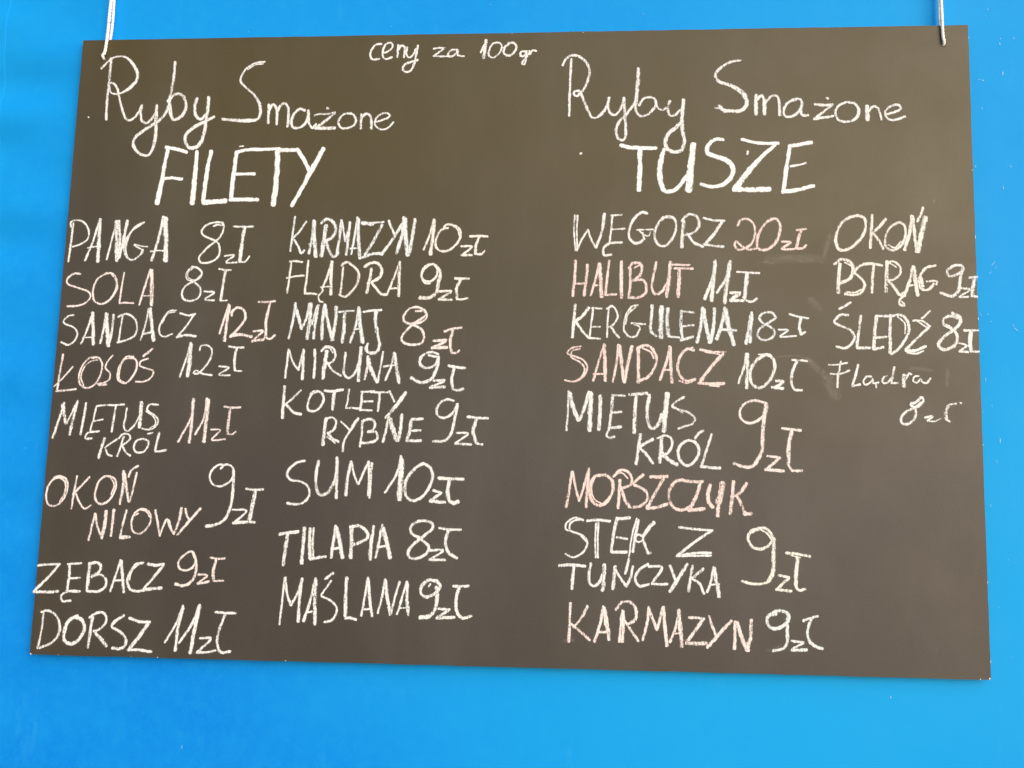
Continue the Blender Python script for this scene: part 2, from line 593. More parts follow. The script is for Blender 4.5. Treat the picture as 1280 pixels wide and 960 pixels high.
w22 750,330 745,430 742,540
w13 690,495 745,490
@ 350 262 Y 15 9zł
w18 960,340 910,355 885,400 895,440 935,450 975,420 985,380
w12 930,350 895,385 888,430 905,460 940,462
w26 970,350 1000,390 990,460 975,520 930,550 872,552
w18 992,510 1068,512 995,560
w18 992,562 1075,565
w18 1095,430 1180,432
w22 1130,440 1105,490 1105,550
w16 1105,560 1140,562 1172,552
@ 350 262 C 18 MINTAJ
w18 98,585 80,700 55,805
w24 95,600 115,670 135,745
w18 185,590 165,680 135,745
w28 192,590 185,700 170,805
w22 240,600 222,700 210,805
w12 230,605 200,720
w24 280,595 265,700 262,810
w24 282,600 300,700 330,815
w24 352,608 348,700 325,815
w15 368,640 420,635 462,632
w26 405,645 400,740 388,830
w18 492,610 475,720 440,830
w28 495,620 500,720 518,830
w14 465,748 505,745
w15 522,640 570,632 635,628
w28 600,635 598,700 608,770
w22 608,765 622,840 605,890 560,895 538,870 550,840
@ 380 262 P 16 8zł
w17 700,635 750,635 765,655 720,690 670,715 625,695 625,665 660,620 710,610 755,630 770,665 740,700 680,720 630,770 608,810 630,835 690,845 740,830 750,790 730,745 690,725
w12 720,612 760,640
w18 810,820 890,815 
w18 885,825 800,865
w22 800,865 895,862
w16 878,762 930,745 985,738
w22 932,755 915,820 920,890
w16 920,895 955,895 970,880
@ 340 420 W 15 MIRUNA
w17 105,85 95,170 82,262
w16 108,88 130,160 165,212
w17 198,85 165,212
w22 198,90 195,180 190,270
w18 268,85 268,170 262,262
w26 345,95 330,180 318,265
w17 310,95 340,65 385,80 395,130 370,165 330,175
w10 325,75 360,75 380,105 
w17 345,165 380,215 432,250
w18 460,105 452,180 452,240 480,262 520,230 545,160
w24 558,72 548,170 540,280
w18 600,130 595,200 580,270
w26 600,130 620,210 658,288
w16 695,100 680,190 662,288
w18 765,105 745,190 708,275
w26 765,110 780,200 792,292
w15 700,192 740,185 778,182
@ 340 420 W 17 9zł
w17 980,120 1000,125 1025,130
w18 1040,115 1000,100 950,115 922,150 935,190 980,200 1020,180 1042,135
w12 940,130 925,165 945,190
w22 1040,130 1030,200 995,270 930,290 870,262
w18 1010,280 1080,275 
w20 1075,285 990,320
w20 988,322 1080,318
w20 1105,185 1150,195 1205,200
w22 1138,205 1122,270 1130,325 
w18 1130,332 1165,340 1195,330
@ 340 420 W 15 KOTLETY
w22 80,315 72,410 65,512
w15 182,338 140,380 82,430
w18 90,430 140,480 182,490
w17 240,365 270,345 310,355 322,395 300,445 265,470 225,460 225,425 245,370 290,345
w12 305,350 325,400 290,460
w18 330,342 380,345 445,335
w22 390,350 385,400 380,460
w16 482,335 475,400 460,450! 510,450 545,455
w15 558,350 600,348 640,345
w18 565,355 560,410 550,465
w14 560,410 630,408
w15 550,462 625,465
w14 620,352 725,352
w18 672,355 670,410 662,470
w16 735,345 765,410
w26 835,355 790,420 745,470
w18 750,470 710,510
@ 340 420 W 17 RYBNE
w24 340,515 330,590 318,680
w18 335,520 375,508 400,530 390,580 350,610
w20 350,605 375,640 415,662
w10 345,630 395,670
w14 432,535 480,580
w18 540,515 490,590 450,660 442,720
w22 525,530 500,575
w18 565,530 562,600 550,690
w20 570,530 620,520 645,545 630,590 600,600
w20 600,598 650,600 660,640 620,665 560,668
w18 730,500 715,580 692,662
w34 738,520 755,580 778,650
w22 812,490 805,570 790,655
w22 870,530 862,590 845,650
w20 875,520 942,518
w16 862,592 928,590
w22 842,655 930,655
@ 380 430 W 16 9zł
w18 935,355 900,345 850,370 828,420 845,455 885,460 930,430 955,385
w20 960,375 940,480 915,570 880,605 808,608
w14 955,555 1025,560 948,618
w17 945,622 1045,628
w18 1022,455 1090,462 1150,465
w24 1078,470 1058,540 1075,610
w17 1075,620 1115,628
@ 340 560 W 17 SUM
w17 205,80 160,90 110,130 95,170 120,200 180,210 225,240 235,285 205,335 160,352 95,345
w22 292,82 275,180 280,260 300,292 340,285 380,230 405,150
w22 408,60 405,180 402,312
w22 495,85 475,180 462,295
w15 500,88 515,170 538,225
w17 605,85 570,160 540,225
w17 605,88 608,200 602,295
w18 625,95 620,150 610,310
@ 340 560 W 17 10zł
w18 808,50 780,160 708,278
w34 812,75 805,190 795,320
w20 900,120 850,180 830,250 845,310 880,330 940,305 985,240 1005,170 985,120 945,98 905,118
w18 1008,265 1060,280 
w20 1055,285 990,330
w22 988,332 1080,340
w22 1042,188 1110,192 1195,195
w26 1108,205 1098,270 1110,330 1135,345 1165,335
@ 340 630 W 19 TILAPIA
w22 48,190 100,180 165,172
w26 98,190 85,280 70,380
w24 205,148 195,260 185,370
w24 240,155 235,250 240,340
w15 262,150 255,250 258,325
w20 240,342 290,335 335,328
w20 398,135 385,230 370,335
w26 405,150 425,240 440,335
w17 372,280 435,275
w26 498,145 498,240 492,335
w22 490,145 540,135 590,170 598,210 560,235 505,255
w18 635,138 625,240
w24 625,200 615,290 615,345
w18 690,130 670,230 648,335
w30 695,150 715,230 738,335
w15 668,268 715,262
@ 340 630 W 16 8zł
w20 935,215 880,190 865,150 890,120 950,105 1000,120 1005,150 960,190 915,225 865,275 850,315 870,340 925,335 970,300 980,265 950,235 925,215
w17 985,290 1070,290 985,348
w20 985,348 1080,350
w16 1045,150 1110,160 1182,160
w22 1105,165 1085,230 1100,300 1155,338
@ 340 630 W 16 MAŚLANA
w16 80,460 65,600 48,752
w18 85,460 95,560 118,632
w16 190,465 160,560 118,632
w20 188,470 172,600 165,735
w18 272,465 240,600 198,732
w24 275,480 268,600 268,750
w14 225,675 275,668
w20 335,468 382,432
w16 370,480 335,530 308,565! 310,575 370,605 405,650 395,700 370,728 328,738
w22 468,460 462,580 458,700
w20 458,715 490,712 525,722
w16 600,460 585,560 558,698
w20 602,470 610,580 625,700
w14 565,660 620,655
w16 708,470 690,570 662,682
w22 712,475 720,580 738,690
w15 798,485 770,580 742,690
w16 845,485 815,580 782,688
w22 845,500 845,600 852,692
w13 800,650 850,648
@ 340 630 W 17 9zł
w14 990,500 980,515
w22 1035,485 980,475 935,515 932,560 965,580 1010,565 1045,530 1052,510 1025,478
w26 1028,520 1030,600 1020,660 985,700 925,710
w18 1042,655 1110,660 
w20 1105,665 1030,710
w22 1030,712 1140,708
w20 1135,512 1180,515 1228,512
w22 1170,520 1150,600 1158,680 1190,712 1245,700
@ 695 255 W 15 WĘGORZ
w12 118,70 112,160 122,290
w14 135,72 130,160 132,285
w16 130,290 165,215 200,165
w16 200,160 220,220 248,272
w20 302,62 290,160 250,272
w14 345,72 410,68
w14 352,75 345,160 335,240
w13 345,160 430,155
w18 330,245 412,240
w18 328,248 298,275 300,320 345,318
w20 570,60 540,52 490,90 460,150 458,210 490,245 530,238 550,215
w12 505,162 610,160
w12 520,165 545,190 580,200 590,175
w14 540,180 550,220
w18 720,85 670,85 630,140 615,200 640,255 680,262 725,220 750,150 740,95 700,75 660,100
w26 800,110 790,190 785,270
w20 785,105 830,65 880,80 895,130 860,180 800,195
w20 820,185 860,240 918,268
w16 922,88 980,102 1052,105
w22 1040,110 985,190 930,255
w20 925,250 980,262 1045,268
@ 840 255 R 15 20zł
w17 410,135 430,100 475,95 512,130 518,190 495,250 450,280 410,285 390,255 400,235 430,260 480,285 525,280
w20 640,90 590,115 545,180 530,240 540,280 590,285 640,250 670,190 675,130 650,92 620,95
w15 685,235 742,240 685,280 765,282
w17 780,165 835,158
w22 805,165 790,220 778,275
w17 780,280 820,275 838,258
@ 695 255 R 17 HALIBUT
w20 122,355 118,450 105,575
w20 198,380 188,470 175,572
w16 110,500 190,495
w17 270,372 250,460 218,572
w28 272,375 278,470 285,580
w14 240,510 285,505
w18 332,355 320,460 308,570! 375,565
w24 410,360 408,470 408,585
w20 462,400 465,480 455,585
w20 455,400 480,370 530,375 535,420 510,460 480,480
w12 490,400 525,380
w20 490,478 540,475 565,510 555,560 510,585 455,585
w20 628,365 610,440 600,530 620,565 660,550 690,500
w26 715,365 705,460 690,580
w16 720,380 835,382
w17 740,402 855,405
w26 770,410 768,490 762,580
@ 695 255 W 17 11zł
w22 995,355 975,470 930,595
w24 995,365 985,480 972,605
w20 1085,365 1060,470 1005,555
w26 1090,360 1070,490 1052,618
w20 1090,555 1150,555
w22 1145,565 1090,600
w22 1090,605 1170,605
w16 1132,425 1200,430 1270,432
w28 1195,435 1185,510 1178,585
w17 1180,600 1220,612 1255,592
@ 695 255 W 15 KERGULENA
w22 120,630 112,730 102,832
w22 205,650 165,700 120,735
w18 130,745 170,800 205,838
w14 225,650 285,655
w14 232,655 220,750 208,838! 275,842
w12 220,768 275,768
w14 330,650 322,740 318,832
w15 318,655 350,638 378,670 385,710 350,760 325,770
w15 345,770 370,810 395,835
w15 510,632 470,645 430,720 425,790 460,830 500,825 520,790
w12 500,645 450,690 435,750
w14 472,745 558,752
w14 490,755 525,770 520,790
@ 695 255 C 22 KERGULENA
w22 600,635 595,720 590,790 625,825
w34 660,645 655,740 655,835
w26 698,655 695,750 700,820
w16 700,828 770,835
w22 785,670 780,760 790,850
w15 785,672 865,680
w15 785,765 860,758
w20 780,852 855,830
w24 915,650 905,760 880,865
w26 920,660 935,760 962,865
w24 990,655 985,760 965,865
w24 1055,650 1035,750 1005,845
w30 1060,660 1080,770 1110,880
w18 1020,785 1125,790
@ 840 255 C 16 18zł
w24 498,680 480,780 462,872
w22 500,690 492,780 488,865
w18 648,710 625,680 575,680 545,710 560,740 610,765 640,795 625,835 570,850 535,825 545,785 590,750 645,715
w13 665,785 725,790 675,828 775,825
w15 735,688 790,705 852,715
w20 805,715 795,770 805,812
w18 805,815 832,800
@ 695 410 R 17 SANDACZ
w12 155,115 100,125 70,155 110,175 170,200 195,240 180,290 140,328 95,335 55,325
w12 150,130 100,145 95,180 150,215 178,250 160,305 120,332
w15 300,100 270,200 232,330
w24 302,105 305,220 310,330
w15 235,288 300,288
w18 390,105 380,210 355,335
w24 395,110 410,220 425,335
w22 475,115 450,220 428,340
w24 515,125 515,230 515,340
w20 510,125 560,108 600,130 628,190 610,260 570,310 520,330
w12 540,125 590,150 610,190
w18 710,115 690,210 650,325
w24 712,120 715,220 725,340
w15 670,262 720,262
w20 862,140 820,130 780,170 760,240 775,300 810,330 870,322
w10 855,120 800,150 770,200 760,260
w12 770,330 820,345 860,330
w17 900,135 980,150 1060,150
w11 930,150 1020,165
w24 1040,165 980,230 900,335
w20 890,345 960,350 1050,348
w12 960,358 1020,365
@ 695 410 W 16 MIĘTUS
w14 78,395 75,500 65,640
w30 88,410 105,490 140,575
w22 205,400 180,490 145,575
w30 218,405 215,500 210,640
w26 278,425 275,520 268,635
w15 350,418 430,425
w22 355,425 345,520 335,620
w17 350,530 408,525
w22 330,625 405,618
w18 330,635 315,670 330,685 365,680
w24 460,415 520,412 568,408
w24 500,425 492,530 488,655
w24 585,420 570,500 575,590 600,630 640,600 660,540
w32 695,410 685,510 675,645
w16 800,432 750,460 725,490 770,510 830,530 868,570 850,600 800,615 765,628
w12 735,490 790,530
@ 695 410 W 18 KRÓL
w22 528,665 515,750 500,850
w22 605,695 560,720 520,745
w20 520,745 560,785 605,845
w24 660,690 655,770 648,840
w18 635,690 680,672 720,690 725,730 700,780 660,800
w26 660,780 700,820 755,855
w20 830,700 785,725 762,775 785,840 825,860 875,820 892,765 870,715 830,700
w18 870,690 895,655 920,642
w18 972,665 945,750 908,865
w20 905,865 960,872 1025,876
@ 820 430 W 16 10zł
w16 565,60 550,140 515,245
w22 570,62 570,160 565,275
w22 670,75 620,110 590,170 595,240 640,275 700,240 740,160 735,100 700,68 660,75
w10 640,65 700,65
w20 750,230 795,235 740,275 
w20 725,270 760,275 795,278
w15 850,100 900,102 945,108
w20 878,108 850,180 845,240 
w16 845,245 865,285 912,290
@ 820 430 P 18 9zł
w18 640,358 690,375 685,430 640,475 585,495 540,475 522,430 550,375 610,352 650,358
w26 685,375 675,470 665,570 660,670 620,750
w22 625,748 580,772 540,765 488,745
w16 695,700 775,710
w20 770,715 730,750 685,785
w20 685,785 740,788 798,795
w18 788,525 850,535 905,540
w26 848,540 828,640 828,750 
w18 828,755 850,790 912,792
@ 695 570 R 18 MORSZCZUK
w20 100,98 85,200 65,318
w17 105,100 120,190 145,280
w16 205,78 180,170 145,280
w22 205,90 198,200 188,318
w22 290,120 240,130 210,200 225,280 270,310 325,275 355,210 345,145 300,118 265,122
w10 240,140 222,200 240,270 290,300
w20 400,150 395,240 388,325
w18 360,130 400,90 445,95 475,140 465,180 420,200
w10 370,115 410,105 450,140 
w22 405,195 430,270 460,320
w20 545,118 505,150 480,175 520,195 565,225 570,270 530,310 475,322
w24 590,130 650,130 695,128
w24 670,145 620,230 570,325
w22 570,328 630,320 695,300
w22 790,148 740,165 705,230 715,295 750,330 800,335 840,315
w24 800,155 860,162 915,160
w24 900,170 880,240 840,330
w26 830,340 880,335 925,330
w24 965,180 950,240 955,290 980,320
w40 1040,170 1030,240 1012,290
w22 1035,210 1015,300 1010,375
w24 1110,160 1100,260 1088,360
w22 1190,170 1160,220 1120,250
w22 1130,245 1160,310 1180,360
w24 1175,362 1220,360
@ 695 570 W 16 STEK
w14 170,402 120,385 65,420 60,455 110,475 170,500 195,540 170,600 110,632 60,612
w14 160,395 110,405 85,430 90,465 150,490 185,530
w18 195,405 260,400 338,408
w14 265,415 260,510 262,635
w12 250,420 245,520 248,635
w22 378,395 360,490 345,590
w22 378,392 460,385
w16 380,508 445,518
w22 345,600 440,600
w12 505,390 475,500 455,640
w18 515,400 495,500 480,600
w24 612,415 580,450 545,500
w15 545,510 520,490 495,505 505,535 530,535 545,515
w20 545,525 560,570 575,605! 590,605
@ 695 570 W 16 Z
w18 770,445 870,458 980,465
w18 970,468 870,535 755,625
w16 755,625 860,608 968,605
w14 760,626 860,624 968,622
@ 695 570 W 16 TUŃCZYKA
w20 20,685 100,680 182,688
w20 110,690 105,760 100,830
w20 218,670 205,740 215,800 240,812 275,780 290,740
w26 302,680 298,760 290,840
w22 370,690 362,760 355,830
w18 365,695 400,760 440,815
w18 480,690 465,760 440,815
w18 455,645 445,690 432,735
w18 575,675 520,710 495,770 520,812 580,802
w18 580,690 660,695 600,795
w18 600,798 650,802 695,800
w18 712,685 730,730 745,775
w22 820,675 780,740 712,848
w20 855,685 840,760 828,845
w20 920,705 885,735 850,765
w18 850,768 890,790 925,860
w18 985,695 970,770 945,850
w24 988,700 1005,790 1018,880
w12 960,805 1020,800
@ 820 630 Y 17 9zł
w20 640,160 600,165 575,215 600,265 650,282 700,262 728,220 715,180 680,150 640,152 600,175
w12 650,155 700,190 725,230
w26 735,215 735,320 728,430 700,485
w17 705,488 650,500 600,498 538,482
w18 768,445 830,460
w20 830,465 795,495 755,535
w20 752,535 845,545
w18 812,305 880,312 962,328
w10 845,320 900,335
w24 885,335 875,430 872,510
w18 872,512 895,540 932,532
@ 695 660 P 18 KARMAZYN
w20 92,470 85,580 80,710
w20 195,488 160,560 110,620
w18 95,600 150,645 210,700
w18 295,490 275,600 240,710
w28 300,500 315,590 332,695
w16 260,650 325,650
w20 415,515 405,610 395,710
w22 420,520 420,610 415,710
w20 375,510 410,465 460,462 500,510 495,570 455,598
w18 430,580 470,640 515,705
w18 580,495 570,590 542,700
w20 580,500 605,570 630,635
w18 665,500 650,570 630,635
w22 670,495 680,610 692,735
w18 768,510 750,610 712,712
w28 768,515 775,620 788,740
w14 735,662 785,655
w18 830,560 880,560 925,568
w22 920,570 870,640 815,715
w26 815,720 880,722 938,720
w18 958,550 975,610 998,665
w22 1095,580 1030,650 945,745
w20 1120,585 1118,670 1115,755
w26 1130,590 1160,680 1195,765
w24 1220,575 1215,670 1200,765
@ 820 630 C 17 9zł
w22 750,685 700,700 695,745 730,778 785,768 825,730 825,690 790,668 745,672 705,700
w18 820,715 820,780 820,860 800,900 730,918
w22 820,790 820,860
w18 848,855 920,865
w16 920,870 850,905
w22 850,912 940,912
w18 920,730 970,712 1010,702
w20 970,720 945,800 960,860
w20 960,862 995,890 1040,902
@ 1010 250 Y 18 OKOŃ
w20 290,100 230,125 185,190 172,260 195,310 240,312 310,265 355,190 355,120 320,98 275,105
w20 400,95 395,190 390,300
w20 485,120 445,170 405,205
w20 405,205 440,250 470,305
w18 560,145 510,175 482,240 490,295 530,315 580,285 608,220 600,160 570,140 530,155
w12 500,280 540,300 580,260
w22 650,100 635,200 602,312
w22 655,105 665,210 678,325
w36 730,110 710,210 685,320
w18 718,48 705,90 682,135
@ 1010 250 Y 17 PSTRĄG
w24 198,400 192,480 188,580
w22 165,400 210,372 260,385 285,430 260,490 205,520
w12 230,390 275,420 270,470
w18 390,400 330,410 290,450 330,490 355,530 330,580 280,595 230,588
w12 240,575 290,580 330,560
w17 345,398 400,398 462,410
w20 410,405 402,490 398,578
w24 492,385 490,480 485,575
w17 490,400 530,385 575,420 570,470 530,500 500,505
w12 510,395 550,420
w22 500,500 540,550 575,595 600,580
w20 655,415 635,500 605,590
w30 658,420 670,510 685,595
w14 630,535 680,530
w18 605,595 575,620 570,655 600,660
w12 585,635 600,650
w18 795,410 730,430 695,500 705,555 750,560 785,525
w14 740,510 805,510 800,530
w24 700,480 715,540
@ 1010 250 W 17 9zł
w18 905,415 870,440 880,475 920,470 965,440 965,415 925,408 890,420
w22 965,430 950,500 935,570 900,602 828,580
w15 955,550 1010,560 945,605
w15 950,608 1000,605
w20 1010,485 1054,482
w26 1040,495 1028,550 1025,600
w18 1025,600 1056,604
@ 1010 375 W 18 ŚLEDŹ
w16 195,55 230,38 265,15
w18 250,95 205,92 165,135 200,160 265,190 290,230 265,280 225,302 178,290
w18 330,98 318,190 305,300! 385,300
w22 428,100 418,200 408,305
w18 425,100 500,102
w17 420,238 490,230
w18 410,308 470,295
w22 515,95 512,200 512,330
w18 525,100 580,95 620,130 630,190 600,260 560,310 520,338
w12 560,105 605,150 605,210
w14 760,68 725,105 710,115
w14 655,130 710,130 762,165
w12 670,125 755,180
w18 755,170 690,230 610,312
w18 610,318 670,315 735,290
w12 620,330 680,335 720,318
@ 1010 375 W 18 8zł
w22 940,115 900,100 850,115 845,145 890,175 930,220 925,270 880,305 830,305 815,280 850,230 910,185 950,140 945,105 900,82
w15 850,160 900,185
w14 945,270 990,285 945,320
w15 945,322 1000,325
w17 975,190 1062,190
w26 1018,200 1012,260 1018,320
w15 1018,322 1068,322
@ 1010 375 W 12 Flądra
w13 130,405 180,405 245,392
w13 140,462 200,462 258,440
w16 205,385 190,460 182,545
w16 312,405 295,480 272,540! 325,528
w13 395,478 365,480 345,510 355,530 390,515 405,490! 405,520 440,515
w11 425,520 425,548
w14 490,475 470,485 465,515 490,520 520,490
w16 538,420 528,480 520,520! 560,520
w26 600,470 598,500 600,540
w16 610,500 630,460 645,465
w13 690,475 665,480 655,505 680,518 705,490! 710,510 740,520 765,490
@ 1010 375 W 16 8zł
w18 720,630 690,665 650,665 640,650 675,640 710,605 720,620 
w18 640,655 672,690 665,740 625,775 590,772 580,740 610,700 670,670 710,640
w14 730,735 780,728 745,755
w10 745,755 790,758 828,742
w13 925,648 880,655
w24 875,665 860,700 862,745
w15 862,745 885,760
w10 948,642 958,646
@ 840 255 D 26 smudge
w14 540,368 590,362 625,372 660,348 715,336 770,352 800,362 850,350 900,356 942,362
w90 600,350 720,342 900,340
w50 942,362 955,310 985,200
w70 870,600 915,650
@ 1010 375 D 40 smudge
870,430 868,530
640,430 700,432 765,440
w110 120,500 170,600
w60 0,380 60,440 110,480
@ 820 430 D 22 smudge
w20 745,82 820,76 900,75 970,100
w40 960,105 1040,165
@ 695 660 D 40 smudge
55,708 105,700
@ 820 630 D 34 smudge
700,915 745,905 775,885
@ 695 255 D 26 smudge
405,670 400,770
430,830 520,835
@ 1010 250 D 14 smudge
w12 1002,412 1038,402
w18 1020,415 1020,455
w16 790,0 780,20
@ 90 40 W 10 speck
103,530 105,536
@ 690 40 W 16 speck
176,762 184,758
@ 1140 780 D 12 smudge
278,300 285,270
"""

# ------------------------------------------------------------------ the wall: taut blue sheeting, gently uneven, a welded seam at the left
WY = 0.007                                               # plane of the wall behind the board's back
def wall_y(x, z):
    # broad slack in the sheet, and short sideways ripples beside the seam
    y = 0.0016 * math.sin(2.3 * x + 0.8) * math.sin(1.9 * z + 0.4) + 0.0010 * math.sin(5.1 * x - 2.2 * z + 1.0)
    g = math.exp(-((x + 0.60) / 0.10) ** 2) * (0.35 + 0.65 / (1 + math.exp(-(z - 0.12) * 10)))
    y += g * (0.0034 * math.sin(64 * z + 9 * x) + 0.0016 * math.sin(101 * z - 14 * x + 1.7))
    return y
nx, nz, X0, X1, Z0, Z1 = 300, 260, -1.5, 1.5, -1.6, 1.0
vs, fs, uvw = [], [], []
for j in range(nz + 1):
    for i in range(nx + 1):
        x = X0 + (X1 - X0) * i / nx; z = Z0 + (Z1 - Z0) * j / nz
        vs.append((x, WY + 0.004 + wall_y(x, z), z + UP))
for j in range(nz):
    for i in range(nx):
        a = j * (nx + 1) + i
        fs.append((a, a + 1, a + nx + 2, a + nx + 1))
wall = link_mesh('wall', vs, fs, [m_wall], smooth=True)
tag(wall, kind='structure')
# the seam: a slightly raised welded lap running down the left border
sv, sf = [], []
pa, pb = to_plane(13.5, -60, WY), to_plane(-2, 150, WY)
N = 120
for j in range(N + 1):
    t = -1.2 + 4.2 * j / N
    x = pa.x + (pb.x - pa.x) * t; z = pa.z + (pb.z - pa.z) * t
    w = wall_y(x, z - UP) + WY + 0.004
    for dx, dy in ((-0.030, -0.0002), (-0.0290, -0.0006), (-0.0006, -0.0007), (0.0010, -0.0004), (0.0014, 0.0006)):
        sv.append((x + dx, w + dy, z))
for j in range(N):
    for k in range(4):
        a = j * 5 + k
        sf.append((a, a + 5, a + 6, a + 1))
link_mesh('seam', sv, sf, [m_wall], wall, smooth=False)
# scratches and flecks where the colour is rubbed through
def fleck(px, py, lx, ly, w, out_v, out_f):
    c = to_plane(px, py, WY); d = Vector((lx, 0, -ly)) * 0.00085
    n = Vector((-d.z, 0, d.x)); n.normalize(); n *= w * 0.00085 / 2
    y = WY + 0.004 + wall_y(c.x, c.z - UP) - 0.0004
    k = len(out_v); ring = []
    for a, b in ((-0.5, 0.25), (-0.15, 0.9), (0.25, 0.7), (0.5, 0.15), (0.3, -0.8), (-0.2, -0.6)):
        p = c + d * a + n * b * random.uniform(0.6, 1.3)
        ring.append((p.x, y, p.z))
    out_v += ring; out_f.append(tuple(range(k, k + 6)))
fv, ff = [], []
for f_ in ((1237.5, 8.5, 0.5, 4, 1.4), (1235, 17, 3, 1.5, 1), (1252.5, 52, .6, 5, 1.3), (1253, 45, .5, 2.5, 1), (1270, 45, 1, 4, 1.4), (1256, 89, .3, 7, 2.0),
           (1231, 98, 3, 2, 2), (1227, 97, 4, .4, .8), (1230, 133, .6, 3, 1.2), (1256.5, 233, .6, 5, 1.6), (1266, 206, 1, 3, 1.2), (1222, 206, .6, 4, 1),
           (1244, 328, -6, 7, .9), (1240, 340, -3, 5, .9), (1247, 333, -2, 6, .7), (1228, 392, 2, 6, .8), (1237, 392, .5, 3, 1), (1272, 411, 6, 5, 1.4), (1269, 406, 3, 3, .8),
           (1227, 465, -1, 7, 1.1), (1234, 474, .5, 7, 1.3), (1227, 479, -1, 5, 1), (1226, 454, 1, 4, 1), (1241, 401, 3, 1, .8), (1252, 550.5, .4, 7.5, 1.9),
           (1240, 632, .6, 4, 1.1), (1242, 507, .5, 3, .9), (1231, 515, 1, 2, .9), (1114.5, 872, .6, 3.5, 1.5), (1248, 577, .5, 6, .7), (481.5, 44, -1.5, 4, 1), (488, 31, 1, 2, .8), (310, 38, 1, 1.4, 1),
           (225.5, 935, .4, 6, .9), (1004, 33, 6, 1, .7), (1010, 40, 4, 1.4, .7), (805, 14, 3, .8, .8), (612, 3, 4, 1, .7), (729, 41, 2, .6, 1.0),
           (30, 560, 1, 2.5, .8), (1262, 700, .6, 2.6, .9), (1250, 760, .6, 2, .8), (1266, 822, .8, 1.6, 1)):
    fleck(*f_, fv, ff)
m_fleck, nt, bs, _ = mat('pale_blue_scratch'); bs.inputs['Base Color'].default_value = (0.20, 0.58, 0.86, 1); bs.inputs['Roughness'].default_value = 0.6
tag(link_mesh('scratches', fv, ff, [m_fleck], wall), kind='stuff')

# ------------------------------------------------------------------ the chalkboard: a thin dark panel with two drilled holes
board = bpy.data.objects.new('chalkboard', None); board.location = (0, 0, UP); COL.objects.link(board)
tag(board, 'dark brown chalkboard of fried fish prices hanging on the blue wall', 'chalkboard')
TH = 0.004
corners = [to_plane(*p) for p in ((104, 50.5), (1210, 31), (1238.7, 850), (37, 818))]
HOLES = [to_plane(129.5, 73.5), to_plane(1179, 56.5)]
bm = bmesh.new()
def edge_line(a, b, n, amp):
    out = []
    for i in range(n):
        t = i / n; p = a.lerp(b, t)
        j = 0 if i == 0 else amp
        out.append(p + Vector((random.uniform(-j, j), 0, random.uniform(-j, j))))
    return out
ring = []
for k in range(4): ring += edge_line(corners[k], corners[(k + 1) % 4], 60, 0.00022)
ring = [p - Vector((0, 0, UP)) for p in ring]
fr = [bm.verts.new(p) for p in ring]
f0 = bm.faces.new(fr[::-1])
f0.normal_update()
if f0.normal.y > 0: f0.normal_flip()
ret = bmesh.ops.extrude_face_region(bm, geom=[f0])
for e_ in ret['geom']:
    if isinstance(e_, bmesh.types.BMVert): e_.co.y += TH
bmesh.ops.recalc_face_normals(bm, faces=bm.faces[:])
for f_ in bm.faces: f_.material_index = 0 if len(f_.verts) > 4 and f_.calc_center_median().y < TH / 2 else 1
me = bpy.data.meshes.new('panel'); bm.to_mesh(me); bm.free()
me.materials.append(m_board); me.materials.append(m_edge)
panel = bpy.data.objects.new('panel', me); COL.objects.link(panel); panel.parent = board
cuts = []
for h in HOLES:
    bpy.ops.mesh.primitive_cylinder_add(vertices=20, radius=0.0023, depth=0.05, location=h, rotation=(math.pi / 2, 0, 0))
    c_ = bpy.context.object; cuts.append(c_)
    md = panel.modifiers.new('hole', 'BOOLEAN'); md.object = c_; md.operation = 'DIFFERENCE'; md.solver = 'EXACT'
bpy.context.view_layer.update()
me2 = bpy.data.meshes.new_from_object(panel.evaluated_get(bpy.context.evaluated_depsgraph_get()))
panel.modifiers.clear(); panel.data = me2; me2.name = 'panel'
for c_ in cuts: bpy.data.objects.remove(c_, do_unlink=True)
# white chips along the edges, where the panel's core shows
cv, cf = [], []
for (px, py, w, h) in ((38.5, 817.3, 3.0, 2.4), (73, 818.6, 1.6, 1.2), (197, 821.5, 1.2, 2.2), (1237.2, 848.5, 2.4, 3.6), (1225.5, 849, 1.4, 2.4), (1238.2, 827, 1.0, 4), (1215.3, 212.5, 1.6, 1.8), (1210.6, 47, 1.2, 1.6),
                       (1222.8, 398, 1.2, 3.6), (1219.2, 296, 1.2, 6), (357, 825.8, 1.6, 1.4), (164, 820.6, 1.3, 1.1), (640, 42.2, 1.5, .9), (729, 40.6, 1.8, 1.0), (1228.4, 556, 1, 2), (1234.5, 728, .8, 3)):
    p = to_plane(px, py, -0.0003) - Vector((0, 0, UP)); w *= 0.0007 / 2; h *= 0.0007 / 2; k = len(cv)
    for a in range(6):
        r = random.uniform(0.65, 1.15)
        cv.append((p.x + math.cos(a * math.pi / 3) * w * r, -0.0004, p.z + math.sin(a * math.pi / 3) * h * r))
    cf.append(tuple(range(k, k + 6)))
tag(link_mesh('edge_chips', cv, cf, [m_chip], board), kind='stuff')

